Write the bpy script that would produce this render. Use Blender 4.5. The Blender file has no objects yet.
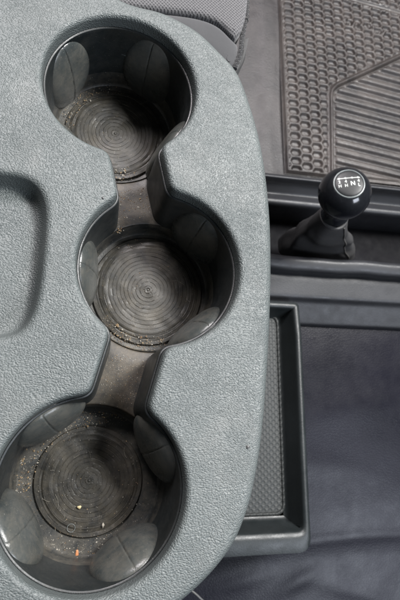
import bpy, bmesh, math, random
import numpy as np
from mathutils import Vector, Matrix
random.seed(7); rng = np.random.default_rng(7)
sc = bpy.context.scene
col = sc.collection

# ------------------------------------------------------------------ camera model
# z = 0 is the upper face of the console; x right, y forward, metres.
F = 520.0
D = 0.271
_n = np.array([-120, 125, 520.0]); _n /= np.linalg.norm(_n)
UP = -_n
XA = np.array([1.0, 0, 0]); XA -= XA.dot(_n) * _n; XA /= np.linalg.norm(XA)
YA = np.cross(UP, XA)

def at(px, py, z=0.0):
    """world point of a place measured on the photograph, on the level z"""
    d = np.array([(px - 200) / F, (py - 300) / F, 1.0])
    P = d * ((D - z) / d.dot(_n))
    return np.array([P.dot(XA), P.dot(YA)])

def ats(pts, z=0.0):
    return np.array([at(p[0], p[1], z) for p in pts])

# ------------------------------------------------------------------ materials
def new_mat(name):
    m = bpy.data.materials.new(name); m.use_nodes = True
    nt = m.node_tree
    return m, nt, nt.nodes, nt.links, nt.nodes['Principled BSDF']

def coords(nt, rot=(0, 0, 0), scale=(1, 1, 1)):
    tc = nt.nodes.new('ShaderNodeTexCoord'); mp = nt.nodes.new('ShaderNodeMapping')
    mp.inputs['Rotation'].default_value = rot; mp.inputs['Scale'].default_value = scale
    nt.links.new(tc.outputs['Object'], mp.inputs['Vector'])
    return mp.outputs['Vector']

def noise(nt, vec, scale, detail=4, rough=0.6, dist=0.0):
    n = nt.nodes.new('ShaderNodeTexNoise'); nt.links.new(vec, n.inputs['Vector'])
    n.inputs['Scale'].default_value = scale; n.inputs['Detail'].default_value = detail
    n.inputs['Roughness'].default_value = rough; n.inputs['Distortion'].default_value = dist
    return n.outputs['Fac']

def ramp(nt, fac, stops):
    r = nt.nodes.new('ShaderNodeValToRGB'); nt.links.new(fac, r.inputs['Fac'])
    e = r.color_ramp.elements
    while len(e) < len(stops): e.new(0.5)
    for el, (p, c) in zip(e, stops):
        el.position = p
        el.color = (c, c, c, 1) if isinstance(c, (int, float)) else (*c, 1)
    return r.outputs['Color']

def math_(nt, op, a, b=0.0):
    n = nt.nodes.new('ShaderNodeMath'); n.operation = op
    for i, v in enumerate((a, b)):
        if isinstance(v, (int, float)): n.inputs[i].default_value = v
        else: nt.links.new(v, n.inputs[i])
    return n.outputs[0]

def mix(nt, fac, a, b):
    n = nt.nodes.new('ShaderNodeMix'); n.data_type = 'RGBA'
    for k, v in ((0, fac), (6, a), (7, b)):
        if isinstance(v, tuple): n.inputs[k].default_value = (*v, 1)
        elif isinstance(v, (int, float)): n.inputs[k].default_value = v
        else: nt.links.new(v, n.inputs[k])
    return n.outputs[2]

def bump(nt, h, dist, strength=1.0, prev=None):
    b = nt.nodes.new('ShaderNodeBump'); nt.links.new(h, b.inputs['Height'])
    b.inputs['Distance'].default_value = dist; b.inputs['Strength'].default_value = strength
    if prev is not None: nt.links.new(prev, b.inputs['Normal'])
    return b.outputs['Normal']

def voronoi(nt, vec, scale, feature='F1', rnd=1.0):
    v = nt.nodes.new('ShaderNodeTexVoronoi'); v.feature = feature
    nt.links.new(vec, v.inputs['Vector']); v.inputs['Scale'].default_value = scale
    v.inputs['Randomness'].default_value = rnd
    return v

def warp(nt, vec, scale, amount):
    n = nt.nodes.new('ShaderNodeTexNoise'); nt.links.new(vec, n.inputs['Vector'])
    n.inputs['Scale'].default_value = scale; n.inputs['Detail'].default_value = 2
    s = nt.nodes.new('ShaderNodeVectorMath'); s.operation = 'MULTIPLY_ADD'
    nt.links.new(n.outputs['Color'], s.inputs[0])
    s.inputs[1].default_value = (amount,) * 3
    nt.links.new(vec, s.inputs[2])
    return s.outputs[0]

def mat_grained():
    m, nt, N, L, b = new_mat('grained_plastic')
    v0 = coords(nt)
    w = warp(nt, v0, 30, 0.012)
    w = warp(nt, w, 450, 0.0010)
    mp = N.new('ShaderNodeMapping'); mp.vector_type = 'POINT'
    mp.inputs['Rotation'].default_value = (0, 0, math.radians(64))
    mp.inputs['Scale'].default_value = (1.0, 1.55, 1.2)
    L.new(w, mp.inputs['Vector'])
    vo = voronoi(nt, mp.outputs[0], 1060, 'SMOOTH_F1')
    vo.inputs['Smoothness'].default_value = 0.55
    wr = noise(nt, mp.outputs[0], 880, 1, 0.4, 0.5)
    fine = noise(nt, v0, 1500, 2)
    h = math_(nt, 'ADD', math_(nt, 'MULTIPLY', math_(nt, 'SUBTRACT', 1.0, vo.outputs['Distance']), 1.5), math_(nt, 'MULTIPLY', wr, 0.55))
    h = math_(nt, 'ADD', h, math_(nt, 'MULTIPLY', fine, 0.02))
    big = noise(nt, v0, 14, 3)
    nb = bump(nt, h, 0.00029, 1.0)
    L.new(nb, b.inputs['Normal'])
    c = ramp(nt, big, [(0.3, (0.063, 0.0745, 0.0742)), (0.7, (0.088, 0.1005, 0.099))])
    dust = ramp(nt, noise(nt, v0, 900, 3, 0.7), [(0.64, 0.0), (0.80, 0.18)])
    c = mix(nt, dust, c, (0.26, 0.26, 0.25))
    smear = ramp(nt, noise(nt, v0, 22, 6, 0.7, 0.8), [(0.52, 0.0), (0.75, 0.22)])
    c = mix(nt, smear, c, (0.20, 0.20, 0.19))
    L.new(c, b.inputs['Base Color'])
    L.new(ramp(nt, noise(nt, v0, 26, 6, 0.7, 0.6), [(0.32, 0.45), (0.68, 0.58)]), b.inputs['Roughness'])
    b.inputs['Specular IOR Level'].default_value = 0.6
    return m

def mat_liner(name, base, rough=0.45, speck=0.6, dirt=0.25, dirt_col=(0.16, 0.145, 0.125)):
    m, nt, N, L, b = new_mat(name)
    v0 = coords(nt)
    c = ramp(nt, noise(nt, v0, 45, 5, 0.65), [(0.3, tuple(x * 0.85 for x in base)), (0.7, tuple(x * 1.25 for x in base))])
    d = ramp(nt, math_(nt, 'ADD', math_(nt, 'MULTIPLY', noise(nt, v0, 48, 5, 0.7, 0.8), 0.6), math_(nt, 'MULTIPLY', noise(nt, v0, 240, 5, 0.75, 0.4), 0.4)), [(0.40, 0.0), (0.62, dirt)])
    c = mix(nt, d, c, dirt_col)
    vs = voronoi(nt, v0, 800)
    s = ramp(nt, vs.outputs['Distance'], [(0.04, 1.0), (0.16, 0.0)])
    sep = N.new('ShaderNodeSeparateColor'); L.new(vs.outputs['Color'], sep.inputs[0])
    s = math_(nt, 'MULTIPLY', s, math_(nt, 'GREATER_THAN', sep.outputs[0], 0.72))
    s = math_(nt, 'MULTIPLY', s, speck)
    c = mix(nt, s, c, (0.42, 0.40, 0.36))
    L.new(c, b.inputs['Base Color'])
    L.new(ramp(nt, noise(nt, v0, 90, 5), [(0.3, rough - 0.07), (0.7, rough + 0.13)]), b.inputs['Roughness'])
    h = math_(nt, 'ADD', noise(nt, v0, 1500, 2), math_(nt, 'MULTIPLY', noise(nt, v0, 260, 3), 0.8))
    L.new(bump(nt, h, 0.00012, 0.6), b.inputs['Normal'])
    return m

def mat_vinyl():
    m, nt, N, L, b = new_mat('vinyl')
    v0 = coords(nt)
    L.new(ramp(nt, noise(nt, v0, 12, 5, 0.6), [(0.3, (0.0042, 0.0043, 0.0078)), (0.75, (0.0072, 0.0071, 0.0122))]), b.inputs['Base Color'])
    L.new(ramp(nt, noise(nt, v0, 40, 5, 0.65), [(0.3, 0.29), (0.7, 0.38)]), b.inputs['Roughness'])
    b.inputs['Specular IOR Level'].default_value = 0.20
    v2 = voronoi(nt, warp(nt, v0, 60, 0.004), 330, 'DISTANCE_TO_EDGE')
    h = math_(nt, 'ADD', ramp(nt, v2.outputs['Distance'], [(0, 0.0), (0.2, 1.0)]), math_(nt, 'MULTIPLY', noise(nt, v0, 55, 4), 3.0))
    L.new(bump(nt, h, 0.00012, 0.30), b.inputs['Normal'])
    return m

def mat_trim(name, base, rough=0.45):
    m, nt, N, L, b = new_mat(name)
    v0 = coords(nt)
    L.new(ramp(nt, noise(nt, v0, 25, 5, 0.65), [(0.3, tuple(x * 0.8 for x in base)), (0.75, tuple(x * 1.25 for x in base))]), b.inputs['Base Color'])
    L.new(ramp(nt, noise(nt, v0, 70, 5, 0.65), [(0.3, rough - 0.06), (0.7, rough + 0.12)]), b.inputs['Roughness'])
    L.new(bump(nt, noise(nt, v0, 700, 3), 0.0003, 0.5), b.inputs['Normal'])
    return m

def mat_rubber(name, base, dusty, rough=0.7, amount=0.6):
    m, nt, N, L, b = new_mat(name)
    v0 = coords(nt)
    c = mix(nt, ramp(nt, noise(nt, v0, 18, 7, 0.7, 0.3), [(0.35, 0.0), (0.7, amount)]), base, dusty)
    c = mix(nt, ramp(nt, noise(nt, v0, 500, 3, 0.7), [(0.5, 0.0), (0.75, 0.4)]), c, dusty)
    L.new(c, b.inputs['Base Color'])
    L.new(ramp(nt, noise(nt, v0, 50, 4), [(0.3, rough - 0.12), (0.7, rough + 0.12)]), b.inputs['Roughness'])
    L.new(bump(nt, noise(nt, v0, 420, 4), 0.0008, 0.5), b.inputs['Normal'])
    return m

def mat_fabric():
    m, nt, N, L, b = new_mat('mesh_fabric')
    v0 = coords(nt, (0, 0, math.radians(40)), (1, 1, 0.0))
    vo = voronoi(nt, v0, 560, 'F1', 0.12)
    hole = ramp(nt, vo.outputs['Distance'], [(0.26, 1.0), (0.46, 0.0)])
    L.new(mix(nt, hole, (0.090, 0.089, 0.092), (0.038, 0.038, 0.041)), b.inputs['Base Color'])
    L.new(bump(nt, math_(nt, 'SUBTRACT', 1.0, hole), 0.0006, 0.8), b.inputs['Normal'])
    b.inputs['Roughness'].default_value = 0.85
    b.inputs['Sheen Weight'].default_value = 0.3
    return m

def mat_bolster():
    m, nt, N, L, b = new_mat('woven_fabric')
    v0 = coords(nt)
    w = N.new('ShaderNodeTexWave'); L.new(v0, w.inputs['Vector'])
    w.inputs['Scale'].default_value = 420; w.inputs['Distortion'].default_value = 2
    L.new(ramp(nt, noise(nt, v0, 40, 5), [(0.3, (0.020, 0.021, 0.023)), (0.7, (0.030, 0.031, 0.033))]), b.inputs['Base Color'])
    L.new(bump(nt, w.outputs['Fac'], 0.0002, 0.5), b.inputs['Normal'])
    b.inputs['Roughness'].default_value = 0.8
    b.inputs['Sheen Weight'].default_value = 0.3
    return m

def mat_plain(name, c, rough=0.5, spec=0.5):
    m, nt, N, L, b = new_mat(name)
    v0 = coords(nt)
    L.new(ramp(nt, noise(nt, v0, 300, 3), [(0.3, tuple(x * 0.85 for x in c)), (0.7, tuple(min(1, x * 1.15) for x in c))]), b.inputs['Base Color'])
    L.new(ramp(nt, noise(nt, v0, 120, 4), [(0.3, max(0.03, rough - 0.05)), (0.7, rough + 0.06)]), b.inputs['Roughness'])
    b.inputs['Specular IOR Level'].default_value = spec
    return m

def mat_liner_mat():
    m, nt, N, L, b = new_mat('textured_rubber')
    v0 = coords(nt, (0, 0, math.radians(45)), (1, 1, 0.0))
    ch = N.new('ShaderNodeTexChecker'); L.new(v0, ch.inputs['Vector']); ch.inputs['Scale'].default_value = 190
    vo = voronoi(nt, v0, 190, 'F1', 0.0)
    h = ramp(nt, vo.outputs['Distance'], [(0.25, 0.0), (0.5, 1.0)])
    L.new(mix(nt, noise(nt, coords(nt), 60, 5), (0.012, 0.015, 0.015), (0.024, 0.027, 0.0265)), b.inputs['Base Color'])
    L.new(bump(nt, h, 0.0007, 0.6), b.inputs['Normal'])
    b.inputs['Roughness'].default_value = 0.6
    return m

GRAIN = mat_grained()
WELL = mat_liner('smooth_dark_plastic', (0.007, 0.010, 0.011), 0.42, 0.25, 0.16, (0.07, 0.066, 0.056))
PAD = mat_liner('soft_grip_rubber', (0.034, 0.040, 0.040), 0.28, 0.45, 0.55, (0.105, 0.098, 0.082))
CUPMAT = mat_liner('ribbed_rubber', (0.014, 0.0137, 0.0118), 0.46, 0.75, 0.75, (0.064, 0.056, 0.041))
DUSTY = mat_liner('dusty_plastic', (0.016, 0.0147, 0.0122), 0.52, 1.0, 0.95, (0.072, 0.059, 0.041))
GRIME = mat_liner('grimy_plastic', (0.016, 0.018, 0.018), 0.42, 1.0, 0.85, (0.075, 0.068, 0.054))
VINYL = mat_vinyl()
TRIM = mat_trim('housing_plastic', (0.018, 0.019, 0.022), 0.45)
TRAYM = mat_trim('tray_plastic', (0.014, 0.0175, 0.0185), 0.40)
DARKTRIM = mat_trim('dark_recess_plastic', (0.006, 0.006, 0.0075), 0.7)
DARKTRIM.node_tree.nodes['Principled BSDF'].inputs['Specular IOR Level'].default_value = 0.12
MATM = mat_rubber('mat_rubber', (0.016, 0.014, 0.0138), (0.062, 0.052, 0.047), 0.46, 0.9)
FLOORM = mat_rubber('floor_rubber', (0.019, 0.018, 0.019), (0.047, 0.042, 0.0415), 0.52, 0.85)
FABRIC = mat_fabric(); BOLSTER = mat_bolster()
KNOB = mat_plain('gloss_black_plastic', (0.010, 0.011, 0.013), 0.16, 0.5)
WHITE = mat_plain('white_print', (0.42, 0.44, 0.42), 0.4)
CHROME = mat_plain('grey_ring', (0.13, 0.145, 0.145), 0.35)
BOOT = mat_trim('boot_leather', (0.046, 0.046, 0.047), 0.42)
THREAD = mat_plain('thread', (0.045, 0.045, 0.045), 0.8)
CABLE = mat_plain('pale_cable', (0.09, 0.09, 0.09), 0.5)
TAN = mat_plain('tan_crumb', (0.21, 0.15, 0.085), 0.8)
PALE = mat_plain('pale_crumb', (0.27, 0.25, 0.21), 0.8)
BROWN = mat_plain('brown_crumb', (0.11, 0.07, 0.04), 0.8)
ORANGE = mat_plain('orange_flake', (0.36, 0.15, 0.06), 0.7)
YELLOW = mat_plain('yellow_crumb', (0.50, 0.42, 0.24), 0.7)
GREYSP = mat_plain('grey_speck', (0.07, 0.07, 0.07), 0.25)

# ------------------------------------------------------------------ object helpers
def obj(name, verts, faces, mat, parent=None, smooth=True, angle=40, origin=None):
    me = bpy.data.meshes.new(name)
    v = np.array(verts, float)
    o = bpy.data.objects.new(name, me)
    if origin is not None: v = v - np.array(origin)
    me.from_pydata([tuple(p) for p in v], [], [tuple(int(i) for i in f) for f in faces])
    me.validate(); me.update()
    bm = bmesh.new(); bm.from_mesh(me)
    bmesh.ops.remove_doubles(bm, verts=bm.verts, dist=1e-7)
    bm.to_mesh(me); bm.free()
    for m in (mat if isinstance(mat, list) else [mat]): me.materials.append(m)
    if smooth:
        me.polygons.foreach_set('use_smooth', [True] * len(me.polygons))
        me.set_sharp_from_angle(angle=math.radians(angle))
    col.objects.link(o)
    if origin is not None: o.location = origin
    if parent is not None:
        o.parent = parent
        o.location = Vector(o.location) - Vector(parent_world(parent))
    return o

def parent_world(o):
    p = Vector((0, 0, 0))
    while o is not None:
        p = p + Vector(o.location); o = o.parent
    return p

def empty(name, loc, label, cat, group=None):
    o = bpy.data.objects.new(name, None); col.objects.link(o)
    o.empty_display_size = 0.02; o.location = loc
    tag(o, label, cat, group)
    return o

def tag(o, label=None, cat=None, group=None, kind=None):
    if label: o['label'] = label
    if cat: o['category'] = cat
    if group: o['group'] = group
    if kind: o['kind'] = kind
    return o

class MB:
    def __init__(s): s.v = []; s.f = []; s.m = []
    def add(s, v, f, mi=0):
        k = len(s.v); s.v += [tuple(p) for p in v]; s.f += [tuple(i + k for i in q) for q in f]; s.m += [mi] * len(f)
    def loft(s, rings, closed=True, cap=False, flip=False):
        n = len(rings[0]); v = [p for r in rings for p in r]; f = []
        for j in range(len(rings) - 1):
            for i in range(n if closed else n - 1):
                a, b = j * n + i, j * n + (i + 1) % n
                q = (a, b, b + n, a + n)
                f.append(q[::-1] if flip else q)
        if cap:
            f.append(tuple(range((len(rings) - 1) * n, len(rings) * n)))
        s.add(v, f)
    def fill(s, loops):
        """planar fill between nested loops of 3D points, facing up"""
        bm = bmesh.new(); edges = []
        for lp in loops:
            vs = [bm.verts.new(p) for p in lp]
            for i in range(len(vs)): edges.append(bm.edges.new((vs[i], vs[(i + 1) % len(vs)])))
        bmesh.ops.triangle_fill(bm, edges=edges, use_beauty=True, use_dissolve=False, normal=(0, 0, 1))
        bm.verts.index_update(); f = []
        for q in bm.faces:
            q.normal_update(); ids = [v.index for v in q.verts]
            f.append(ids if q.normal.z > 0 else ids[::-1])
        s.add([tuple(v.co) for v in bm.verts], f); bm.free()
    def fan(s, loop):
        c = np.mean(np.array(loop), axis=0); n = len(loop)
        s.add([tuple(c)] + list(loop), [(0, 1 + i, 1 + (i + 1) % n) for i in range(n)])
    def build(s, name, mat, parent=None, **k):
        return obj(name, s.v, s.f, mat, parent, **k)

def z3(p2, z): return [(p[0], p[1], z) for p in p2]

def resample(p, step, closed=True):
    p = np.array(p, float)
    q = np.vstack([p, p[:1]]) if closed else p
    d = np.r_[0, np.cumsum(np.hypot(*np.diff(q, axis=0).T))]
    n = max(8, int(round(d[-1] / step)))
    t = np.linspace(0, d[-1], n, endpoint=not closed)
    return np.c_[np.interp(t, d, q[:, 0]), np.interp(t, d, q[:, 1])]

def smooth(p, it, closed=True):
    for _ in range(it):
        if closed: p = 0.5 * p + 0.25 * (np.roll(p, 1, 0) + np.roll(p, -1, 0))
        else:
            q = p.copy(); q[1:-1] = 0.5 * p[1:-1] + 0.25 * (p[:-2] + p[2:]); p = q
    return p

def spline(p, closed=True, sub=12):
    p = np.array(p, float); n = len(p); out = []
    rngi = range(n) if closed else range(n - 1)
    for i in rngi:
        g = (lambda k: p[k % n]) if closed else (lambda k: p[min(max(k, 0), n - 1)])
        a, b, c, d = g(i - 1), g(i), g(i + 1), g(i + 2)
        for t in np.arange(sub) / sub:
            out.append(0.5 * (2 * b + (c - a) * t + (2 * a - 5 * b + 4 * c - d) * t * t + (3 * b - a - 3 * c + d) * t ** 3))
    if not closed: out.append(p[-1])
    return np.array(out)

def ccw(p):
    a = np.sum(p[:, 0] * np.roll(p[:, 1], -1) - np.roll(p[:, 0], -1) * p[:, 1])
    return p if a > 0 else p[::-1]

def normals(p):
    t = np.roll(p, -1, 0) - np.roll(p, 1, 0); t /= np.linalg.norm(t, axis=1)[:, None]
    return np.c_[t[:, 1], -t[:, 0]]          # outward for a ccw loop

def arc(r, a0, a1, n):
    return [(r * math.cos(a0 + (a1 - a0) * i / n), r * math.sin(a0 + (a1 - a0) * i / n)) for i in range(n + 1)]

def inset(loop, offs, step=0.0004):
    """successive inward offsets of a ccw loop, corners relaxing as the loop shrinks"""
    out = []; p = loop.copy(); cur = 0.0
    for o in offs:
        if o <= 0: out.append(loop - normals(loop) * o); continue
        while abs(o - cur) > 1e-9:
            d = max(-step, min(step, o - cur)); p = p - normals(p) * d
            if d > 0: p = smooth(p, 1)
            cur += d
        out.append(p.copy())
    return out

def raised(mb, loop, prof, fill=True):
    """rings of a ccw loop: prof = [(inward offset, z)...], last ring filled"""
    if all(b[0] >= a[0] for a, b in zip(prof, prof[1:])) and prof[-1][0] > 0.004:
        rings = [z3(q, z) for q, (_, z) in zip(inset(loop, [o for o, _ in prof]), prof)]
    else:
        n = normals(loop)
        rings = [z3(loop - n * o, z) for o, z in prof]
    mb.loft(rings)
    if fill == 'fan': mb.fan(rings[-1])
    elif fill: mb.fill([rings[-1]])

def tube(mb, pts, r, seg=10, caps=True):
    pts = [Vector(p) for p in pts]; rings = []
    up = Vector((0.13, 0.2, 1)).normalized()
    for i, p in enumerate(pts):
        t = (pts[min(i + 1, len(pts) - 1)] - pts[max(i - 1, 0)]).normalized()
        a = t.cross(up).normalized(); b = a.cross(t)
        rr = r[i] if isinstance(r, (list, tuple, np.ndarray)) else r
        rings.append([tuple(p + (a * math.cos(2 * math.pi * k / seg) + b * math.sin(2 * math.pi * k / seg)) * rr) for k in range(seg)])
    mb.loft(rings, flip=False)
    if caps:
        k = len(mb.v); mb.f.append(tuple(range(k - seg, k))); mb.m.append(0)
        s0 = k - seg * len(pts); mb.f.append(tuple(range(s0 + seg - 1, s0 - 1, -1))); mb.m.append(0)

def lathe(mb, prof, c, seg=96):
    rings = [[(c[0] + r * math.cos(2 * math.pi * k / seg), c[1] + r * math.sin(2 * math.pi * k / seg), z) for k in range(seg)] for r, z in prof]
    mb.loft(rings)

# ------------------------------------------------------------------ hole outline of the three joined wells
CUP = [dict(c=np.array([0.0133, 0.1965]), R=0.0450),
       dict(c=np.array([0.0388, 0.0858]), R=0.0453),
       dict(c=np.array([0.0068, -0.0318]), R=0.0470)]
CHW = 0.0152
ZC, ZF = -0.0480, -0.0600        # channel floor, well floor

def sdf(x, y):
    d = np.full(x.shape, 9.0)
    for k in range(2):
        a, b = CUP[k]['c'], CUP[k + 1]['c']; u = (b - a) / np.linalg.norm(b - a)
        s = (x - a[0]) * u[0] + (y - a[1]) * u[1]; t = np.abs(-(x - a[0]) * u[1] + (y - a[1]) * u[0])
        Ln = np.linalg.norm(b - a)
        d = np.minimum(d, np.maximum(t - CHW, np.maximum(-s, s - Ln)))
    e = np.full(x.shape, 9.0)
    for c in CUP: e = np.minimum(e, np.hypot(x - c['c'][0], y - c['c'][1]) - c['R'])
    k = 0.0045
    h = np.maximum(k - np.abs(d - e), 0) / k
    return np.minimum(d, e) - h * h * k * 0.25

def contour():
    st = 0.0006
    xs = np.arange(-0.05, 0.10, st); ys = np.arange(-0.09, 0.255, st)
    X, Y = np.meshgrid(xs, ys); S = sdf(X, Y); seg = {}
    sg = S < 0
    def cross(j0, i0, j1, i1):
        t = S[j0, i0] / (S[j0, i0] - S[j1, i1])
        return (xs[i0] + (xs[i1] - xs[i0]) * t, ys[j0] + (ys[j1] - ys[j0]) * t)
    mixc = np.zeros(S.shape, bool)
    q = sg[:-1, :-1].astype(int) + sg[1:, :-1] + sg[:-1, 1:] + sg[1:, 1:]
    for j, i in zip(*np.where((q > 0) & (q < 4))):
        e = []
        for key, a, b in ((('h', j, i), (j, i), (j, i + 1)), (('v', j, i + 1), (j, i + 1), (j + 1, i + 1)),
                          (('h', j + 1, i), (j + 1, i), (j + 1, i + 1)), (('v', j, i), (j, i), (j + 1, i))):
            if sg[a] != sg[b]: e.append((key, cross(*a, *b)))
        if len(e) == 2:
            seg.setdefault(e[0][0], []).append(e[1][0]); seg.setdefault(e[1][0], []).append(e[0][0])
            seg[('p', e[0][0])] = e[0][1]; seg[('p', e[1][0])] = e[1][1]
    start = next(k for k in seg if k[0] != 'p'); path = [start]; prev = None; cur = start
    while True:
        nx = [k for k in seg[cur] if k != prev]
        if not nx or nx[0] == start: break
        prev, cur = cur, nx[0]; path.append(cur)
    p = np.array([seg[('p', k)] for k in path])
    return ccw(smooth(resample(p, 0.0010), 4))

HOLE = contour(); HN = normals(HOLE)

def owner(p):
    """index of the well (0-2) or channel (3-4) a hole outline point belongs to"""
    for k in range(2):
        a, b = CUP[k], CUP[k + 1]; v = b['c'] - a['c']; Ln = np.linalg.norm(v); u = v / Ln
        s = (p - a['c']).dot(u); t = abs((p - a['c']).dot(np.array([-u[1], u[0]])))
        ca = math.sqrt(a['R'] ** 2 - CHW ** 2); cb = math.sqrt(b['R'] ** 2 - CHW ** 2)
        if ca - 0.0012 < s < Ln - cb + 0.0012 and t < 0.024: return 3 + k
    return int(np.argmin([np.linalg.norm(p - c['c']) - c['R'] for c in CUP]))

# ------------------------------------------------------------------ console
console = empty('center_console', (-0.10, 0.09, -0.075),
                'grey grained fold-down console with three round cup wells joined in a row', 'console')

# outer outline: right side measured, left side mirrored
right = ats([(60, -34), (124, -2), (160, 8), (180, 17), (200, 29), (222, 50), (240, 71), (254, 108), (263, 142), (269, 180),
             (272.5, 220), (273.5, 260), (273, 300), (271.5, 340), (269, 380), (266, 420), (261, 460), (253, 500), (240, 537), (225, 561), (206, 583),
             (185, 602), (150, 628), (95, 650)])
MX = -0.10
left = right[::-1].copy(); left[:, 0] = 2 * MX - left[:, 0]
OUT = ccw(smooth(resample(spline(np.vstack([right, left]), True, 10), 0.0020), 4))
ON = normals(OUT)
tray = ats([(0, 167), (18, 168.5), (34, 174), (45, 184), (51, 198), (53, 215), (51.5, 240), (49, 265), (46, 290), (41, 312), (32, 330), (18, 341), (0, 345)])
# widen to the left, out of frame
tl = tray[::-1].copy(); tl[:, 0] = 2 * -0.115 - tl[:, 0]
TRAY = ccw(smooth(resample(np.vstack([spline(tray, False, 10), spline(tl, False, 10)]), 0.0016), 8)); TN = normals(TRAY)

mb = MB()
# lip of the wells
R = 0.0030
hr = [(R + 0.0012, 0.0)] + [(R * (1 - math.sin(a)), -R * (1 - math.cos(a))) for a in np.linspace(0, math.pi / 2, 9)] + [(-0.0002, -0.0055), (-0.0003, -0.0087), (0.0010, -0.0091)]
lip = [z3(HOLE + HN * o, z) for o, z in hr]
mb.loft(lip)
# storage recess
r1, r2 = 0.0040, 0.0050
tr = [(-0.0015, 0.0)] + [(r1 * math.sin(a), -r1 * (1 - math.cos(a))) for a in np.linspace(0, math.radians(72), 9)]
o0, zz = tr[-1]
dep = -0.0125
sl = math.radians(72)
zmid = dep + r2 * (1 - math.cos(sl))
o1 = o0 + (zz - zmid) / math.tan(sl)
tr += [(o1, zmid)]
tr += [(o1 + r2 * (math.sin(sl) - math.sin(a)), dep + r2 * (1 - math.cos(a))) for a in np.linspace(sl, 0, 9)[1:]]
tr += [(tr[-1][0] + 0.0015, dep)]
trr = [z3(q, z) for q, (_, z) in zip(inset(TRAY, [o for o, _ in tr]), tr)]
mb.loft(trr); mb.fan(trr[-1])
# outer edge
Re = 0.0060
oe = [(Re + 0.0015, 0.0)] + [(Re * (1 - math.sin(a)), -Re * (1 - math.cos(a))) for a in np.linspace(0, math.pi / 2, 10)] + [(0.0, -0.026), (0.0012, -0.0292), (0.0050, -0.0300), (0.016, -0.0300)]
oer = [z3(OUT - ON * o, z) for o, z in oe]
mb.loft(oer[::-1])
mb.fill([oer[0], lip[0], trr[0]])
panel = mb.build('top_panel', GRAIN, console, angle=50)

mb = MB()
raised(mb, OUT, [(0.010, -0.0752), (0.0095, -0.0750), (0.0055, -0.045), (0.0045, -0.0301)], fill=False)
mb.fill([z3(OUT - ON * 0.010, -0.0752)])
mb.build('underside_shell', DARKTRIM, console)

# walls of the wells and channels: one loft of the outline cut at the cusps
wall = [(0.0006, -0.0085), (0.0011, -0.0086), (0.0015, -0.0089), (0.0017, -0.0096), (0.0018, -0.0110), (0.0025, -0.0200), (0.0031, -0.0340), (0.0036, ZC)]
WIN = wall[-1][0]
own = [owner(p) for p in HOLE]
WR = [z3(HOLE - HN * o, z) for o, z in wall]
nH = len(HOLE)
parts = [MB() for _ in range(5)]
for i in range(nH):
    k = own[i]; i2 = (i + 1) % nH
    v = []; f = []
    for j in range(len(wall)): v += [WR[j][i], WR[j][i2]]
    for j in range(len(wall) - 1): f.append((2 * j + 1, 2 * j, 2 * j + 2, 2 * j + 3)[::-1])
    parts[k].add(v, f)

def cup_floor(mb, c, R):
    r0 = R - WIN; seg = 128
    prof = [(r0, ZC), (r0 - 0.0006, ZC - 0.004), (r0 - 0.0010, ZF + 0.003), (r0 - 0.0014, ZF + 0.0013), (r0 - 0.0026, ZF + 0.0002), (r0 - 0.0045, ZF), (0.004, ZF), (0.0001, ZF)]
    lathe(mb, prof, c, seg)

def ring_mat(c, R, r, seed, tilt=0):
    """round rubber mat with concentric ribs"""
    g = np.random.default_rng(seed); prof = []; zt = ZF + 0.0026
    pitch = 0.0026
    rad = r
    prof += [(r, ZF + 0.0003), (r, zt - 0.0016), (r - 0.0005, zt - 0.0010)]
    rp = r * 0.80
    x = r - 0.0025
    while x > 0.0016:
        w = pitch * g.uniform(0.90, 1.10); hgt = 0.00024 * g.uniform(0.5, 1.2)
        lv = zt - 0.0010 * min(1.0, max(0.0, (x - rp) / (r - rp - 0.002)))
        prof += [(x, lv), (x - 0.00015, lv - hgt), (x - 0.00045, lv - hgt * 0.9), (x - 0.00062, lv), (x - w * 0.6, lv)]
        x -= w
    prof += [(0.0009, zt), (0.0006, zt + 0.0004), (0.0001, zt + 0.0005)]
    m = MB(); lathe(m, prof, c, 160)
    ph = g.uniform(0, 6.3, 12); ztop = np.interp
    for i, (x, y, z) in enumerate(m.v):
        dx, dy = x - c[0], y - c[1]; rr = math.hypot(dx, dy)
        if rr > r - 0.0015 or rr < 0.0012: continue
        a = math.atan2(dy, dx)
        n = math.sin(2 * a + ph[0] + rr * 260) + 0.8 * math.sin(5 * a + ph[1] - rr * 420) + 0.6 * math.sin(11 * a + ph[2] + rr * 700) + 0.5 * math.sin(dx * 610 + ph[3]) * math.sin(dy * 540 + ph[4])
        lv = zt - 0.0010 * min(1.0, max(0.0, (rr - rp) / (r - rp - 0.002)))
        k = min(1.25, max(0.10, 0.75 + 0.32 * n))
        if z < lv - 0.00005: z = lv + (z - lv) * k
        z += 0.00022 * math.sin(dx * 130 + ph[5]) * math.sin(dy * 150 + ph[6]) + 0.00008 * math.sin(dx * 420 + ph[7] + 2 * math.sin(dy * 300))
        w = 1 + 0.006 * math.sin(3 * a + ph[8]) + 0.004 * math.sin(7 * a + ph[9])
        m.v[i] = (c[0] + dx * w, c[1] + dy * w, z)
    return m

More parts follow.
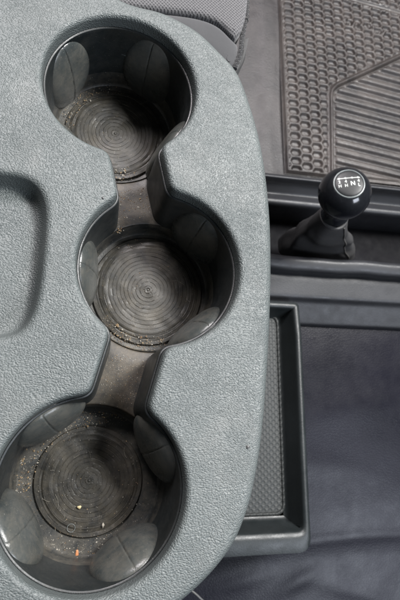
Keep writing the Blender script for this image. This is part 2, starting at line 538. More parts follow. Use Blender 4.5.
def grip_pad(c, R, ang, st=0.0158, sv=0.0270, sr=0.0088, zc=-0.0385):
    """half-ellipsoid rubber lobe on the wall with a crease down its middle"""
    m = MB(); nu, nv = 44, 30; rings = []
    er = np.array([math.cos(ang), math.sin(ang)]); et = np.array([-er[1], er[0]])
    for j in range(nv + 1):
        ph = -math.pi / 2 + math.pi * j / nv; row = []
        for i in range(nu + 1):
            s = i / nu * 2 - 1
            s = 0.35 * s + 0.65 * s ** 3                      # finer columns at the crease
            th = s * math.pi / 2 * 1.08
            cp = math.cos(ph); x = st * math.sin(th) * cp ** 0.85; rr = sr * max(0.0, math.cos(th)) ** 1.15 * cp ** 0.9 - (0.003 if abs(s) > 0.93 else 0); z = sv * math.sin(ph)
            rr *= 1.0 - 0.28 * (z / sv)                       # leans further in towards the floor
            d = abs(x)
            rr -= 0.0006 * math.exp(-((x - 0.0012 * (z / sv)) / 0.00034) ** 2)
            wallr = R - 0.0024 - 0.012 * 0
            curve = x * x / (2 * R)
            p = c + er * (wallr - curve - rr + 0.0012) + et * x
            row.append((p[0], p[1], max(zc + z, ZF + 0.0004)))
        rings.append(row)
    m.loft(rings, closed=False)
    return m

PADS = [[(68, 70), (150, 66), (171, 148.0), (62, 150)],
        [(197, 236), (197, 329), (88, 272)],
        [(52, 424), (158, 448), (20, 528), (127, 556)]]
PADS[1].append(None)
labels = ['cup well farthest forward with two pale grip pads on its far wall', 'middle cup well with dark right wall', 'largest cup well nearest the viewer']
for k in range(3):
    c, Rk = CUP[k]['c'], CUP[k]['R']
    w = parts[k].build('cup_well', WELL, console, angle=35)
    w['label'] = labels[k]
    fl = MB(); cup_floor(fl, c, Rk); fl.build('well_floor', GRIME, w, angle=35)
    ring_mat(c, Rk, (0.0340, 0.0362, 0.0315)[k], 11 + k).build('ribbed_mat', CUPMAT, w, angle=22)
    for q in PADS[k]:
        if q is None: continue
        p = at(q[0], q[1], -0.030) - c
        grip_pad(c, Rk, math.atan2(p[1], p[0]), *((0.0190, 0.0285, 0.0078) if (k < 2 and q[1] < 140) or q[1] == 236 else (0.0205, 0.0285, 0.0108) if k < 2 else (0.0215, 0.0290, 0.0122))).build('grip_pad', PAD, w, angle=60)
for k in range(2):
    a, b = CUP[k], CUP[k + 1]; v = b['c'] - a['c']; Ln = np.linalg.norm(v); u = v / Ln; nn = np.array([-u[1], u[0]])
    m = parts[3 + k]
    rows = []
    for (off, z) in ((0.0, ZC - 0.0018), (0.0004, ZC - 0.0006), (0.0014, ZC)):
        ra = a['R'] - WIN + off; row = []
        for t in np.linspace(-CHW - 0.006, CHW + 0.006, 25):
            p = a['c'] + u * math.sqrt(ra * ra - t * t) + nn * t; row.append((p[0], p[1], z))
        rows.append(row)
    mid = []
    for f in (0.25, 0.5, 0.75):
        row = []
        for t in np.linspace(-CHW - 0.006, CHW + 0.006, 25):
            pa = math.sqrt((a['R'] - WIN + 0.0014) ** 2 - t * t); pb = Ln - math.sqrt((b['R'] - WIN + 0.0014) ** 2 - t * t)
            p = a['c'] + u * (pa + (pb - pa) * f) + nn * t
            row.append((p[0], p[1], ZC))
        mid.append(row)
    rows += mid
    for (off, z) in ((0.0014, ZC), (0.0004, ZC - 0.0006), (0.0, ZC - 0.0018)):
        rb = b['R'] - WIN + off; row = []
        for t in np.linspace(-CHW - 0.006, CHW + 0.006, 25):
            p = a['c'] + u * (Ln - math.sqrt(rb * rb - t * t)) + nn * t; row.append((p[0], p[1], z))
        rows.append(row)
    fl = MB(); fl.loft(rows, closed=False)
    ch = m.build('connecting_channel', WELL, console, angle=35)
    fl.build('channel_floor', DUSTY, ch, angle=50)

# ------------------------------------------------------------------ crumbs and specks
def grain(m, p, s, mi, flat=0.6):
    base = [(1, 0, 0), (-1, 0, 0), (0, 1, 0), (0, -1, 0), (0, 0, 1), (0, 0, -1)]
    a = random.uniform(0, 6.28); ca, sa = math.cos(a), math.sin(a); v = []
    for x, y, z in base:
        k = s * random.uniform(0.6, 1.25); x, y, z = x * k * 1.3, y * k, z * k * flat
        v.append((p[0] + x * ca - y * sa, p[1] + x * sa + y * ca, p[2] + z + s * flat * 0.7))
    f = [(0, 2, 4), (2, 1, 4), (1, 3, 4), (3, 0, 4), (2, 0, 5), (1, 2, 5), (3, 1, 5), (0, 3, 5)]
    m.add(v, f, mi)

ZM = ZF + 0.0026
cr = MB()
def scatter(n, fn, smin, smax, w=(0.4, 0.45, 0.15)):
    for _ in range(n):
        p = fn(); mi = random.choices((0, 1, 2), w)[0]
        s = 0.72 * (smin + (smax - smin) * random.random() ** 2.8)
        grain(cr, p, s, mi)
def on_channel(k, bias=0.0):
    a, b = CUP[k], CUP[k + 1]; v = b['c'] - a['c']; Ln = np.linalg.norm(v); u = v / Ln; nn = np.array([-u[1], u[0]])
    def fn():
        s = a['R'] + 0.001 + (Ln - a['R'] - b['R'] - 0.002) * random.random(); t = random.uniform(-CHW + 0.004, CHW - 0.004)
        p = a['c'] + u * s + nn * t; return (p[0], p[1], ZC)
    return fn
def on_mat(k, r0, r1, a0=0.0, a1=360.0, z=None):
    c = CUP[k]['c']
    def fn():
        r = math.sqrt(random.uniform(r0 * r0, r1 * r1)); a = math.radians(random.uniform(a0, a1))
        return (c[0] + r * math.cos(a), c[1] + r * math.sin(a), ZM if z is None else z)
    return fn
def round_px(px, py, z, sx):
    q = at(px, py, z)
    def fn(): return (q[0] + random.gauss(0, sx), q[1] + random.gauss(0, sx), z)
    return fn
scatter(119, on_channel(0), 0.00015, 0.0006)
scatter(187, on_channel(1), 0.00015, 0.0005)
scatter(15, round_px(120, 228, ZC, 0.0018), 0.0004, 0.0013, (0.7, 0.2, 0.1))
scatter(13, round_px(141, 203, ZC, 0.0022), 0.0003, 0.0009, (0.5, 0.1, 0.4))
scatter(10, round_px(118, 198, ZC, 0.002), 0.0003, 0.0009, (0.3, 0.1, 0.6))
scatter(102, on_mat(0, 0.0, 0.036), 0.00012, 0.0004)
scatter(76, on_mat(0, 0.028, 0.036, 95, 185), 0.0003, 0.0008, (0.6, 0.3, 0.1))
scatter(68, on_mat(0, 0.026, 0.036, 240, 300), 0.0003, 0.0010, (0.55, 0.25, 0.2))
scatter(187, on_mat(1, 0.0, 0.036), 0.00012, 0.0004)
scatter(136, on_mat(1, 0.031, 0.0365, 215, 290), 0.0002, 0.0007, (0.45, 0.45, 0.1))
scatter(13, on_mat(1, 0.030, 0.036, 95, 130), 0.0003, 0.0008)
scatter(221, on_mat(2, 0.0, 0.038), 0.00012, 0.00045)
scatter(102, on_mat(2, 0.0390, 0.0425, 55, 100, ZF), 0.0002, 0.0009, (0.5, 0.45, 0.05))
scatter(153, on_mat(2, 0.0300, 0.0385, 75, 190), 0.0002, 0.0008, (0.5, 0.45, 0.05))
scatter(102, on_mat(2, 0.0390, 0.0425, 160, 200, ZF), 0.0002, 0.0009, (0.5, 0.45, 0.05))
scatter(85, on_mat(2, 0.0390, 0.0425, 240, 285, ZF), 0.0002, 0.0007, (0.3, 0.65, 0.05))
scatter(68, on_mat(2, 0.0300, 0.0385, 235, 300), 0.0002, 0.0006, (0.3, 0.65, 0.05))
scatter(420, on_mat(1, 0.0345, 0.0400, 220, 292, ZF + 0.0006), 0.00012, 0.0005, (0.55, 0.25, 0.2))
scatter(160, on_mat(2, 0.0330, 0.0425, 150, 205, ZF), 0.00012, 0.0006, (0.5, 0.4, 0.1))
scatter(140, on_mat(2, 0.0330, 0.0425, 70, 120, ZF), 0.00012, 0.0006, (0.5, 0.4, 0.1))
scatter(160, on_mat(0, 0.0300, 0.0375, 75, 190, ZM - 0.0008), 0.00012, 0.0006, (0.5, 0.3, 0.2))
scatter(160, on_channel(0), 0.0001, 0.0005, (0.35, 0.15, 0.5))
scatter(200, on_channel(1), 0.0001, 0.0004, (0.4, 0.4, 0.2))
def lint(p, ln):
    a = random.uniform(0, 6.28); k = random.uniform(-2.2, 2.2); pts = []; x, y = p[0], p[1]
    for i in range(9):
        pts.append((x, y, p[2] + 0.00012 + 0.0002 * math.sin(i * 0.9))); x += math.cos(a) * ln / 8; y += math.sin(a) * ln / 8; a += k / 8 + random.gauss(0, 0.12)
    n0 = len(cr.f); tube(cr, pts, 0.00006, 4, False)
    for i in range(n0, len(cr.f)): cr.m[i] = 1
for fn, n in ((on_mat(0, 0, 0.030), 5), (on_mat(1, 0, 0.032), 9), (on_mat(2, 0, 0.028), 9), (on_channel(0), 4), (on_channel(1), 5), (on_mat(2, 0.034, 0.042, 100, 290, ZF), 6)):
    for _ in range(n): lint(fn(), random.uniform(0.003, 0.009))
scatter(9, on_mat(2, 0.034, 0.042, 150, 190, ZF), 0.0008, 0.0016, (0.6, 0.3, 0.1))
scatter(6, on_mat(1, 0.030, 0.035, 230, 285), 0.0008, 0.0014, (0.6, 0.2, 0.2))
scatter(6, on_mat(0, 0.028, 0.033, 245, 290), 0.0008, 0.0015, (0.6, 0.2, 0.2))
co = obj('crumbs', cr.v, cr.f, [TAN, PALE, BROWN], None, smooth=False)
co.data.polygons.foreach_set('material_index', cr.m[:len(co.data.polygons)])
tag(co, 'pale and tan dust crumbs scattered over the well mats and channel floors', 'crumbs', None, 'stuff')

def crumb(name, px, py, z, s, mat, label, cat, stretch=1.0, flat=0.6):
    q = at(px, py, z); m = MB(); bm = bmesh.new(); bmesh.ops.create_icosphere(bm, subdivisions=2, radius=1)
    g = np.random.default_rng(int(px)); ph = g.uniform(0, 6, 3)
    v = []
    for w in bm.verts:
        k = 1 + 0.18 * math.sin(3.1 * w.co.x + ph[0]) + 0.16 * math.sin(4.2 * w.co.y + ph[1])
        v.append((q[0] + w.co.x * s * k, q[1] + w.co.y * s * k * stretch, z + (w.co.z * k + 0.9) * s * flat))
    f = [[x.index for x in p.verts] for p in bm.faces]; bm.free(); m.add(v, f)
    o = m.build(name, mat, None, angle=60, origin=(q[0], q[1], z)); tag(o, label, cat)
crumb('dry_flake', 77, 553, ZF, 0.0008, ORANGE, 'thin orange dry flake lying at the lower edge of the nearest well', 'flake', 2.4, 0.5)
crumb('crumb', 79, 507, ZM, 0.0011, YELLOW, 'single yellowish crumb on the ribbed mat of the nearest well', 'crumb', 1.0, 0.8)
crumb('crumb', 103, 525, ZM, 0.0009, PALE, 'whitish crumb right of the yellow crumb on the nearest ribbed mat', 'crumb', 1.6, 0.7)
crumb('speck', 248, 447, 0.0, 0.0008, GREYSP, 'tiny dark shiny speck on the console panel near its right edge', 'speck', 1.0, 0.5)
crumb('speck', 103, 198, 0.0, 0.0008, GREYSP, 'tiny dark speck at the panel tongue above the middle well', 'speck', 1.0, 0.4)
m = MB(); q = at(71, 528, ZM)
tube(m, [(q[0] + 0.0022 * math.cos(a), q[1] + 0.0022 * math.sin(a), ZM + 0.0001) for a in np.linspace(0, 6.283, 33)], 0.00014, 6, False)
tag(m.build('ring_mark', CHROME, None, origin=(q[0], q[1], ZM)), 'small thin ring lying on the ribs of the nearest mat', 'ring')

# ------------------------------------------------------------------ seat cushion behind the console
ZS = -0.040
seat = empty('seat_cushion', (*at(150, -40, -0.15), -0.15), 'grey perforated fabric seat cushion with stitched bolster behind the console', 'seat')
seam = [(60, -8), (120, 6), (150, 10), (178, 13), (197, 16), (213, 21), (225, 29), (234, 40)]
def pillow(poly, zt, r, zb, name, mat, it=3):
    lp = ccw(smooth(resample(poly, 0.002), it)); m = MB()
    prof = [(0, zb), (0, zt - r)] + [(r * (1 - math.cos(a)), zt - r * (1 - math.sin(a))) for a in np.linspace(0, math.pi / 2, 7)[1:]] + [(r + 0.002, zt + 0.0003)]
    raised(m, lp, prof)
    return m.build(name, mat, seat, angle=60)
up_poly = ats(spline(seam, False, 8).tolist() + [(241, 34), (246, 18), (248, 0), (249, -60), (250, -160), (60, -160)], ZS)
lo_poly = ats(spline(seam, False, 8).tolist() + [(240, 42), (239.5, 52), (236, 63), (231, 70), (224, 64), (205, 46), (185, 33), (160, 22), (124, 14), (60, 2)], ZS)
pillow(up_poly, ZS + 0.002, 0.004, -0.15, 'mesh_panel', FABRIC)
pillow(lo_poly, ZS, 0.005, -0.15, 'bolster', BOLSTER)
side = ats([(250, -150), (248, 0), (246.5, 18), (243, 36), (241, 52), (236, 66)], ZS)
sp = resample(spline(side, False, 10), 0.002, False)
m = MB(); tube(m, z3(sp, ZS - 0.003), 0.0018, 10); pip = m.build('piping', BOLSTER, seat)
m = MB()
for i in range(0, len(sp) - 1):
    a = sp[i]; d = sp[i + 1] - sp[i]; d /= np.linalg.norm(d); nn = np.array([-d[1], d[0]])
    s = 1 if i % 2 else -1
    tube(m, [(a[0] - nn[0] * 0.0016 * s, a[1] - nn[1] * 0.0016 * s, ZS - 0.0008), (a[0] + d[0] * .0006, a[1] + d[1] * .0006, ZS - 0.0003), (a[0] + nn[0] * 0.0016 * s + d[0] * 0.0014, a[1] + nn[1] * 0.0016 * s + d[1] * .0014, ZS - 0.0008)], 0.00028, 6)
m.build('stitching', THREAD, pip)
m = MB()
flap = ats([(246, 34), (247.5, 44), (246.5, 56), (241, 66), (234, 74), (231, 72), (238, 62), (242, 50)], ZS - 0.006)
raised(m, ccw(smooth(resample(spline(flap, True, 6), 0.0015), 2)), [(0, -0.15), (0, ZS - 0.010), (0.0015, ZS - 0.007), (0.003, ZS - 0.006)])
m.build('side_skirt', THREAD, seat)

# ------------------------------------------------------------------ floor and floor mat
ZMAT, ZV = -0.362, -0.335
def sheet(name, x0, x1, y0, y1, st, fn, mat, parent=None):
    xs = np.arange(x0, x1 + st / 2, st); ys = np.arange(y0, y1 + st / 2, st)
    X, Y = np.meshgrid(xs, ys); Z = fn(X, Y); nx, ny = len(xs), len(ys)
    idx = np.arange(nx * ny).reshape(ny, nx)
    f = np.stack([idx[:-1, :-1], idx[:-1, 1:], idx[1:, 1:], idx[1:, :-1]], -1).reshape(-1, 4)
    me = bpy.data.meshes.new(name)
    me.vertices.add(nx * ny); me.vertices.foreach_set('co', np.stack([X, Y, Z], -1).astype('f4').ravel())
    me.loops.add(f.size); me.loops.foreach_set('vertex_index', f.ravel().astype('i4'))
    me.polygons.add(len(f)); me.polygons.foreach_set('loop_start', np.arange(0, f.size, 4, dtype='i4'))
    me.update(calc_edges=True); me.validate()
    me.polygons.foreach_set('use_smooth', [True] * len(me.polygons))
    me.materials.append(mat)
    o = bpy.data.objects.new(name, me); col.objects.link(o)
    if parent is not None:
        o.parent = parent; o.location = -parent_world(parent)
    return o

def floor_h(X, Y):
    z = np.full(X.shape, ZMAT - 0.006)
    z += 0.0018 * np.sin(X * 23 + 1.3 * np.sin(Y * 9)) * np.sin(Y * 17 + 0.5)
    xr = 0.247                                   # moulded ridge beside the mat
    z += 0.004 * np.exp(-((X - xr + 0.004 * np.sin(Y * 20)) / 0.010) ** 2)
    return z
tag(sheet('floor', -0.6, 1.6, 0.325, 2.0, 0.01, floor_h, FLOORM), kind='structure')

def vn(X, Y):
    z = np.full(X.shape, ZV)
    tt = np.clip(0.14 - Y, 0, 0.5)
    z = z - 0.115 * tt - 0.07 * tt * tt
    yf = at(300, 569, ZV)[1]
    t = np.clip((yf + 0.012 * np.sin((X - 0.2) * 9) - Y) / 0.016, -1, 1)
    z -= 0.0025 * (0.5 + 0.5 * np.sin(t * math.pi / 2))
    z += 0.0008 * np.exp(-((Y - yf - 0.012 - 0.012 * np.sin((X - 0.2) * 9)) / 0.006) ** 2)
    for (cx, cy, a, Lx, w, h) in ((0.33, 0.02, 0.15, 0.09, 0.022, 0.0035), (0.30, -0.05, -0.2, 0.06, 0.014, 0.0022), (0.42, -0.09, 0.3, 0.12, 0.03, 0.004),
                                  (0.27, -0.185, 0.4, 0.03, 0.010, 0.005), (0.34, -0.20, -0.3, 0.05, 0.012, 0.005), (0.20, -0.18, 0.2, 0.04, 0.010, 0.004), (0.45, -0.2, 0.5, 0.05, 0.014, 0.005)):
        u = (X - cx) * math.cos(a) + (Y - cy) * math.sin(a); v = -(X - cx) * math.sin(a) + (Y - cy) * math.cos(a)
        z += 0.30 * h * np.exp(-(u / Lx) ** 2 - (v / w) ** 2)
    return z
tag(sheet('vinyl_floor', -0.6, 1.2, -0.9, 0.20, 0.004, vn, VINYL), kind='structure')

fm = empty('floor_mat', (0.40, 0.53, ZMAT - 0.004), 'dusty brown rubber floor mat with honeycomb tread and a ribbed panel', 'floor mat')
pan = ats([(332, 230), (332, 175), (331.5, 130), (331, 96), (332, 90), (337, 85), (350, 79), (400, 56), (470, 26), (600, -30)], ZMAT)
pan2 = ats([(330, -10), (352, -1), (400, 13), (470, 34)], ZMAT)
X0 = at(286, 176, ZMAT)[0]; Y0 = at(300, 174, ZMAT)[1]
def dist_poly(X, Y, P):
    d = np.full(X.shape, 9.0)
    for a, b in zip(P[:-1], P[1:]):
        v = b - a; t = np.clip(((X - a[0]) * v[0] + (Y - a[1]) * v[1]) / v.dot(v), 0, 1)
        d = np.minimum(d, np.hypot(X - a[0] - v[0] * t, Y - a[1] - v[1] * t))
    return d
def inside_panel(X, Y):
    edge = np.interp(X, pan[3:, 0], pan[3:, 1])
    return (X > pan[1, 0] + (Y - pan[1, 1]) * (pan[3, 0] - pan[1, 0]) / (pan[3, 1] - pan[1, 1])) & (Y < edge)
def sstep(x, a, b):
    t = np.clip((x - a) / (b - a), 0, 1); return t * t * (3 - 2 * t)
def hexes(X, Y):
    px_, py_ = 0.0168, 0.0134
    f1 = np.full(X.shape, 9.0); f2 = f1.copy()
    ci = np.floor((X - X0) / px_)
    for di in (-1, 0, 1, 2):
        i = ci + di; off = np.mod(i, 2) * 0.5
        for dj in (-1, 0, 1, 2):
            j = np.floor((Y - Y0) / py_ - off) + dj
            d = np.hypot((X - X0 - i * px_), (Y - Y0 - (j + off) * py_) * 1.24)
            m_ = d < f1; f2 = np.where(m_, f1, np.minimum(f2, d)); f1 = np.where(m_, d, f1)
    e = (f2 - f1) / 2
    return -0.0048 * sstep(e, 0.0008, 0.0044)
def mat_field(X, Y):
    z = hexes(X, Y)
    dl = np.minimum(X - X0, Y - Y0)
    z = np.where(dl < 0.006, -0.002, z)
    z += 0.0050 * np.exp(-((dl - 0.003) / 0.0022) ** 2)
    z = np.where(dl < 0.0012, np.minimum(z, -0.0055), z)
    d = dist_poly(X, Y, pan)
    z = np.where(d < 0.006, -0.0015, z) + 0.0042 * np.exp(-(d / 0.0026) ** 2)
    d2 = dist_poly(X, Y, pan2)
    z = np.where(d2 < 0.006, -0.0030, z) + 0.003 * np.exp(-((d2 - 0.005) / 0.0018) ** 2)
    # worn raised lettering
    for (px_, py_, a, ln) in ((346, 20, 80, 5), (348, 22, 20, 4), (354, 23, 60, 4), (357, 27, -40, 4), (359, 24, 60, 4), (370, 26, 120, 5), (373, 29, 110, 4), (378, 31, 10, 4), (384, 33, 80, 5)):
        q = at(px_, py_, ZMAT); c_, s_ = math.cos(math.radians(a)), math.sin(math.radians(a)); h = ln * 0.0016 / 2
        z = z + 0.0035 * np.exp(-(dist_poly(X, Y, np.array([[q[0] - c_ * h, q[1] - s_ * h], [q[0] + c_ * h, q[1] + s_ * h]])) / 0.0016) ** 2)
    z = z + 0.0015 * np.sin(X * 14 + 0.7) * np.sin(Y * 11)
    z = np.where(inside_panel(X, Y) & (d > 0.004), z - 0.012, z)
    return ZMAT + z
def rib_panel(X, Y):
    a = math.radians(-6.5); v = -(X - 0.3) * math.sin(a) + (Y - 0.4) * math.cos(a)
    ph = v / 0.0150; ph = ph - np.floor(ph)
    z = 0.0012 - 0.0052 * (1 - sstep(np.abs(ph - 0.5), 0.04, 0.30))
    d = dist_poly(X, Y, pan)
    z = np.where(d < 0.007, -0.003, z)
    z = np.where(~inside_panel(X, Y), -0.016, z)
    z = z + 0.0015 * np.sin(X * 14 + 0.7) * np.sin(Y * 11)
    z = np.where(inside_panel(X, Y) & (Y - Y0 < 0.006), -0.0025, z)
    return ZMAT + z
sheet('honeycomb_tread', X0, 0.575, Y0, 0.76, 0.00115, mat_field, MATM, fm)
sheet('ribbed_panel', at(328, 180, ZMAT)[0], 0.575, Y0 + 0.0008, 0.70, 0.0012, rib_panel, MATM, fm)

# ------------------------------------------------------------------ shifter housing: rails running left to right
hs = empty('shifter_housing', (0.40, 0.24, ZV), 'dark plastic floor housing with rails in front of and behind the shifter', 'housing')
def yy(py, z, px=330): return at(px, py, z)[1]
def rail(name, prof, mat, x0=0.10, x1=0.90, wob=0.0, r=0.003):
    """closed (y, z) profile swept along x, corners rounded"""
    P = ccw(smooth(resample(np.array(prof), 0.0015), 3)) if r else np.array(prof)
    m = MB(); rings = []
    for x in np.arange(x0, x1 + 0.001, 0.01):
        dz = wob * math.sin(x * 41) + wob * 0.6 * math.sin(x * 97 + 1)
        rings.append([(x, p[0] + dz, p[1] + dz * 0.6) for p in P])
    m.loft(rings)
    k = len(m.v); n = len(P)
    m.f.append(tuple(range(k - n, k))); m.f.append(tuple(range(n - 1, -1, -1))); m.m += [0, 0]
    bmv = m.build(name, mat, hs, angle=50)
    bm = bmesh.new(); bm.from_mesh(bmv.data); bmesh.ops.recalc_face_normals(bm, faces=bm.faces); bm.to_mesh(bmv.data); bm.free()
    return bmv
zb, zr, zs_ = -0.282, -0.292, -0.300
rail('front_rail', [(yy(272, zb), -0.36), (yy(272, zb), zb - 0.004), (yy(269, zb), zb), (yy(262, zb), zb + 0.003), (yy(258.5, zb), zb), (yy(257, zb), zb - 0.006), (yy(257, zb), -0.36)], TRIM, wob=0.0006)
rail('rear_rail', [(yy(210, -.330), -0.40), (yy(210, -.330), -0.334), (yy(208, -.328), -0.328), (yy(204, -.328), -0.327), (yy(202.5, -.330), -0.331), (yy(199, -.338), -0.339), (yy(188, -.326), -0.326), (yy(184, -.314), -0.313), (yy(182, -.311), -0.311), (yy(180, -.313), -0.314), (yy(178, -.33), -0.335), (yy(178, -.33), -0.40)], TRIM)
rail('step_panel', [(yy(273.5, zs_), -0.37), (yy(273.5, zs_), zs_ - 0.002), (yy(276, zs_), zs_), (yy(281, zs_), zs_ - 0.001), (yy(299, zs_ - .006), zs_ - 0.006), (yy(303, zs_ - .012), zs_ - 0.013), (yy(326, ZV + .004), ZV + 0.006), (yy(327, ZV), ZV - 0.01), (yy(327, ZV), -0.37)], TRIM)
rail('well_floor', [(yy(262, zb), -0.395), (yy(262, zb), -0.385), (yy(206, -.33), -0.385), (yy(206, -.33), -0.395)], DARKTRIM, r=0)

# ------------------------------------------------------------------ shifter
kc = np.array([*at(344.5, 193.5, -0.150), -0.150]); bc = np.array([*at(319, 247, -0.285), -0.285])
ax = Vector(kc - bc).normalized()
lever = empty('gear_lever', (bc[0], bc[1], -0.338), 'black ball-topped floor shifter rising from a leather boot', 'gear lever')
Rk = 0.0252
rot = Vector((0, 0, 1)).rotation_difference(ax).to_matrix().to_4x4()
def axial(prof, mat, name, parent, seg=64, base=kc):
    rings = []
    for r, z in prof:
        rings.append([tuple(Vector(base) + rot.to_3x3() @ Vector((r * math.cos(2 * math.pi * k / seg), r * math.sin(2 * math.pi * k / seg), z))) for k in range(seg)])
    m = MB(); m.loft(rings)
    return m.build(name, mat, parent, angle=40)
prof = [(0.0110, -0.0300), (0.0122, -0.0285), (0.0126, -0.0250)] + [(Rk * math.sin(t), -Rk * math.cos(t) * 0.94) for t in np.linspace(0.53, math.pi - 0.62, 30)]
rt = prof[-1][0]; zt = prof[-1][1]
prof += [(rt - 0.0006, zt + 0.0001), (rt - 0.0010, zt - 0.0004)]
knob = axial(prof + [(0.0001, zt - 0.0004)], KNOB, 'knob', lever)
EMB = mat_plain('satin_black_plastic', (0.010, 0.011, 0.012), 0.42, 0.35)
emb = axial([(rt - 0.0012, zt - 0.0003), (rt - 0.0012, zt + 0.0004)] + [((rt - 0.0014) * math.cos(t), zt + 0.0004 + 0.0016 * math.sin(t)) for t in np.linspace(0.15, math.pi / 2 - 0.001, 10)], EMB, 'emblem', knob)
rim = axial([(rt + 0.0002, zt - 0.0002), (rt - 0.0002, zt + 0.0006), (rt - 0.0009, zt + 0.0008), (rt - 0.0014, zt + 0.0004), (rt - 0.0015, zt - 0.0004)], CHROME, 'emblem_ring', knob)
# white shift pattern: a bar with nodes and four stacked position marks
def to_world(u, v, w=0.0):
    # u to the right and v upwards as seen in the driver's view
    e1 = Vector((1, 0.06, 0)); e1 = (e1 - ax * e1.dot(ax)).normalized(); e2 = ax.cross(e1)
    h = zt + 0.0004 + 0.0016 * math.sqrt(max(0.0, 1 - (u * u + v * v) / (rt - 0.0014) ** 2)) + 0.00018
    return Vector(kc) + e1 * u + e2 * v + ax * (h + w)
mk = MB()
def quadmark(u0, v0, u1, v1):
    n = 6; v = []; f = []
    for i in range(n + 1):
        u = u0 + (u1 - u0) * i / n
        v += [tuple(to_world(u, v0)), tuple(to_world(u, v1))]
    for i in range(n): f.append((2 * i, 2 * i + 2, 2 * i + 3, 2 * i + 1))
    mk.add(v, f)
quadmark(-0.0104, 0.0046, 0.0104, 0.0053)
us = (-0.0090, -0.0032, 0.0030, 0.0086)
for u in us:
    n = 14; c0 = to_world(u, 0.0050, 0.00006)
    ring = [tuple(to_world(u + 0.0010 * math.cos(2 * math.pi * k / n), 0.0050 + 0.0009 * math.sin(2 * math.pi * k / n), 0.00006)) for k in range(n)]
    mk.add(ring, [tuple(range(n))])
def glyph(ch, u, v, size):
    cu = bpy.data.curves.new('g', 'FONT'); cu.body = ch; cu.size = size; cu.align_x = 'CENTER'; cu.offset = size * 0.03
    o = bpy.data.objects.new('g', cu); col.objects.link(o)
    bpy.context.view_layer.update()
    me = o.evaluated_get(bpy.context.evaluated_depsgraph_get()).to_mesh()
    mk.add([tuple(to_world(u + w.co.x, v + w.co.y)) for w in me.vertices], [list(p.vertices) for p in me.polygons])
    bpy.data.objects.remove(o); bpy.data.curves.remove(cu)
for u, (a, b) in zip(us, (('2', 'H'), ('4', 'H'), ('N', ''), ('4', 'L'))):
    if b:
        glyph(a, u, 0.0003, 0.0041); glyph(b, u, -0.0038, 0.0041)
    else: glyph(a, u, -0.0026, 0.0058)
mk.build('shift_pattern', WHITE, knob, smooth=False)
# shaft and boot
sh = MB(); p0 = Vector(kc) - ax * 0.026; p1 = Vector(kc) - ax * 0.058
tube(sh, [tuple(p0 + (p1 - p0) * t) for t in np.linspace(0, 1, 8)], [0.0122, 0.0122, 0.0124, 0.0126, 0.0150, 0.0130, 0.0132, 0.0134], 24)
sh.build('shaft', KNOB, lever)
top = Vector(kc) - ax * 0.050
bl = at(281, 252, -0.335); br = at(359, 255, -0.335); bcx = (bl[0] + br[0]) / 2; hw = (br[0] - bl[0]) / 2
byc = yy(247, -0.335)
bt = MB(); rings = []; nseg = 96
for j, t in enumerate(np.linspace(0, 1, 26)):
    ring = []
    for k in range(nseg):
        a = 2 * math.pi * k / nseg; ca, sa = math.cos(a), math.sin(a)
        e = 2 / (2 + 1.4 * (1 - t))
        sx = math.copysign(abs(ca) ** e, ca); sy = math.copysign(abs(sa) ** e, sa)
        s = (1 - t) ** 1.12
        wr = 1 + (0.05 * math.sin(5 * a + 6 * t) + 0.05 * math.sin(17 * t + 2 * a) + 0.03 * math.sin(31 * t + 3 * a + 1.5 * math.sin(2 * a))) * math.sin(math.pi * t) ** 0.7
        x = (0.0150 + (hw - 0.0150) * s) * sx * wr; y = (0.0150 + (0.019 - 0.0150) * s) * sy * wr
        cx = bcx + (top.x - bcx) * t; cy = byc + (top.y - byc) * t; z = -0.345 + (top.z + 0.345) * t
        ring.append((cx + x, cy + y, z))
    rings.append(ring)
bt.loft(rings); boot = bt.build('boot', BOOT, lever, angle=70)
cl = MB(); tube(cl, [(top.x + 0.0143 * math.cos(a), top.y + 0.0143 * math.sin(a), top.z) for a in np.linspace(0, 2 * math.pi, 40)], 0.0022, 8, False)
cl.build('collar', BOOT, lever)
sm = MB()
kk = int(nseg * 0.885)
tube(sm, [tuple(Vector(r[kk]) + Vector((0.0005, -0.0005, 0.0005))) for r in rings[1:-1]], 0.0008, 8)
sm.build('boot_seam', mat_plain('seam_leather', (0.085, 0.082, 0.078), 0.5), boot)

# ------------------------------------------------------------------ floor tray beside the console
ft = empty('floor_tray', (0.20, 0.0, ZV), 'dark grey rimmed plastic tray with textured liner right of the console', 'tray')
ZR = -0.290; ZTF = -0.318
xr = at(304, 420, ZR)[0] + 0.004; yt = at(295, 300, ZR)[1]; yb = at(280, 556, ZR)[1]
def rrect(x0, x1, y0, y1, r, rb=None):
    pts = []
    for cx, cy, a0, rr in ((x1, y1, 0, r), (x0, y1, 90, r), (x0, y0, 180, r), (x1, y0, 270, rb or r)):
        cx += -rr if cx == x1 else rr; cy += -rr if cy == y1 else rr
        for a in np.linspace(a0, a0 + 90, 10):
            pts.append((cx + rr * math.cos(math.radians(a)), cy + rr * math.sin(math.radians(a))))
    return ccw(smooth(resample(np.array(pts), 0.0015), 2))
outer = rrect(0.02, xr, yb, yt, 0.006, 0.014)
m = MB()
tp = [(-0.0015, ZV - 0.012), (0.0, ZR - 0.008), (0.0012, ZR - 0.003), (0.0034, ZR - 0.0004), (0.0058, ZR + 0.0005), (0.0080, ZR), (0.0096, ZR - 0.0022), (0.0106, ZR - 0.006), (0.0165, ZTF + 0.004), (0.0185, ZTF + 0.0010), (0.0215, ZTF), (0.030, ZTF)]
trg = []
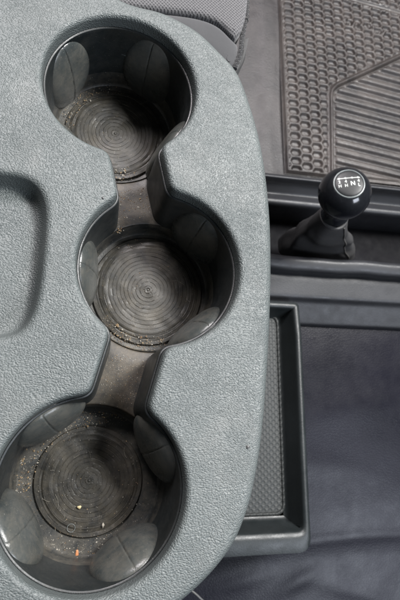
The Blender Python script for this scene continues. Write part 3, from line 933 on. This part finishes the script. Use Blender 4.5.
for (o, z), q in zip(tp, inset(outer, [o for o, _ in tp])):
    sh = 0.0135 * min(1.0, max(0.0, (o - 0.0012) / 0.006))          # the near rim is a broad ledge
    q = q.copy(); wgt = np.clip((yb + 0.10 - q[:, 1]) / 0.08, 0, 1); q[:, 1] += sh * wgt
    low = 0.12 * np.clip((q[:, 1] - (yt - 0.040)) / 0.030, 0, 1) * (1.0 if z > ZTF else 0.0) * min(1.0, max(0.0, (o + 0.0008) / 0.001))   # the far end dips
    trg.append([(p[0], p[1], z - (z - ZTF - 0.001) * l) for p, l in zip(q, low)])
m.loft(trg); m.fan(trg[-1])
m.build('rim', TRAYM, ft, angle=50)
li = rrect(0.03, at(281.5, 420, ZTF)[0], at(250, 516, ZTF)[1], at(270, 315, ZTF)[1], 0.010)
m = MB(); raised(m, li, [(0, ZTF + 0.0004), (0.0, ZTF + 0.0022), (0.0006, ZTF + 0.0032), (0.0022, ZTF + 0.0034), (0.0030, ZTF + 0.0026), (0.0034, ZTF + 0.0014), (0.006, ZTF + 0.0014)], 'fan')
m.build('liner', mat_liner_mat(), ft, angle=60)

# pale cable end peeping out under the console
q0, q1, q2 = at(188, 588, -0.30), at(196, 594, -0.30), at(206, 604, -0.30)
m = MB(); tube(m, [(q0[0], q0[1], -0.302), (q1[0], q1[1], -0.298), (q2[0], q2[1], -0.304), (q2[0] + 0.02, q2[1] - 0.03, -0.338)], 0.0011, 10)
tag(m.build('cable', CABLE, None, origin=(q1[0], q1[1], -0.30)), 'thin pale cable peeping out under the near end of the console', 'cable')

# ------------------------------------------------------------------ light: daylight through the windows
def window(name, loc, target, sx, sy, watts, colour):
    l = bpy.data.lights.new(name, 'AREA'); l.shape = 'RECTANGLE'; l.size = sx; l.size_y = sy; l.energy = watts; l.color = colour
    o = bpy.data.objects.new(name, l); col.objects.link(o); o.location = loc
    o.rotation_euler = (Vector(target) - Vector(loc)).to_track_quat('-Z', 'Y').to_euler()
window('windshield_light', (0.98, 0.70, 1.50), (0.05, 0.1, 0), 0.55, 0.45, 88, (1.0, 0.99, 0.975))
window('far_window_light', (-0.30, 1.25, 1.10), (-0.02, 0.15, 0), 0.70, 0.40, 38, (1.0, 0.94, 0.96))
window('side_window_light', (1.18, -1.05, 1.15), (0.3, -0.12, -0.3), 0.8, 0.6, 25, (0.83, 0.89, 1.0))
w = bpy.data.worlds.new('World'); sc.world = w; w.use_nodes = True
bg = w.node_tree.nodes['Background']; bg.inputs[0].default_value = (0.80, 0.90, 1.0, 1); bg.inputs[1].default_value = 0.03

# ------------------------------------------------------------------ camera and render settings
cd = bpy.data.cameras.new('camera'); cam = bpy.data.objects.new('camera', cd); col.objects.link(cam)
cd.sensor_fit = 'VERTICAL'; cd.sensor_height = 24; cd.lens = F / 600 * 24
cd.clip_start = 0.01; cd.clip_end = 50
r_ = np.array([XA[0], YA[0], UP[0]]); u_ = -np.array([XA[1], YA[1], UP[1]]); b_ = -np.array([XA[2], YA[2], UP[2]])
cam.matrix_world = Matrix(((r_[0], u_[0], b_[0], 0), (r_[1], u_[1], b_[1], 0), (r_[2], u_[2], b_[2], D), (0, 0, 0, 1)))
cd.dof.use_dof = True; cd.dof.focus_distance = 0.31; cd.dof.aperture_fstop = 14
sc.camera = cam
sc.render.engine = 'CYCLES'
sc.render.resolution_x = 683; sc.render.resolution_y = 1024
sc.view_settings.view_transform = 'Standard'; sc.view_settings.look = 'None'
sc.view_settings.exposure = 0.0; sc.view_settings.gamma = 1.0
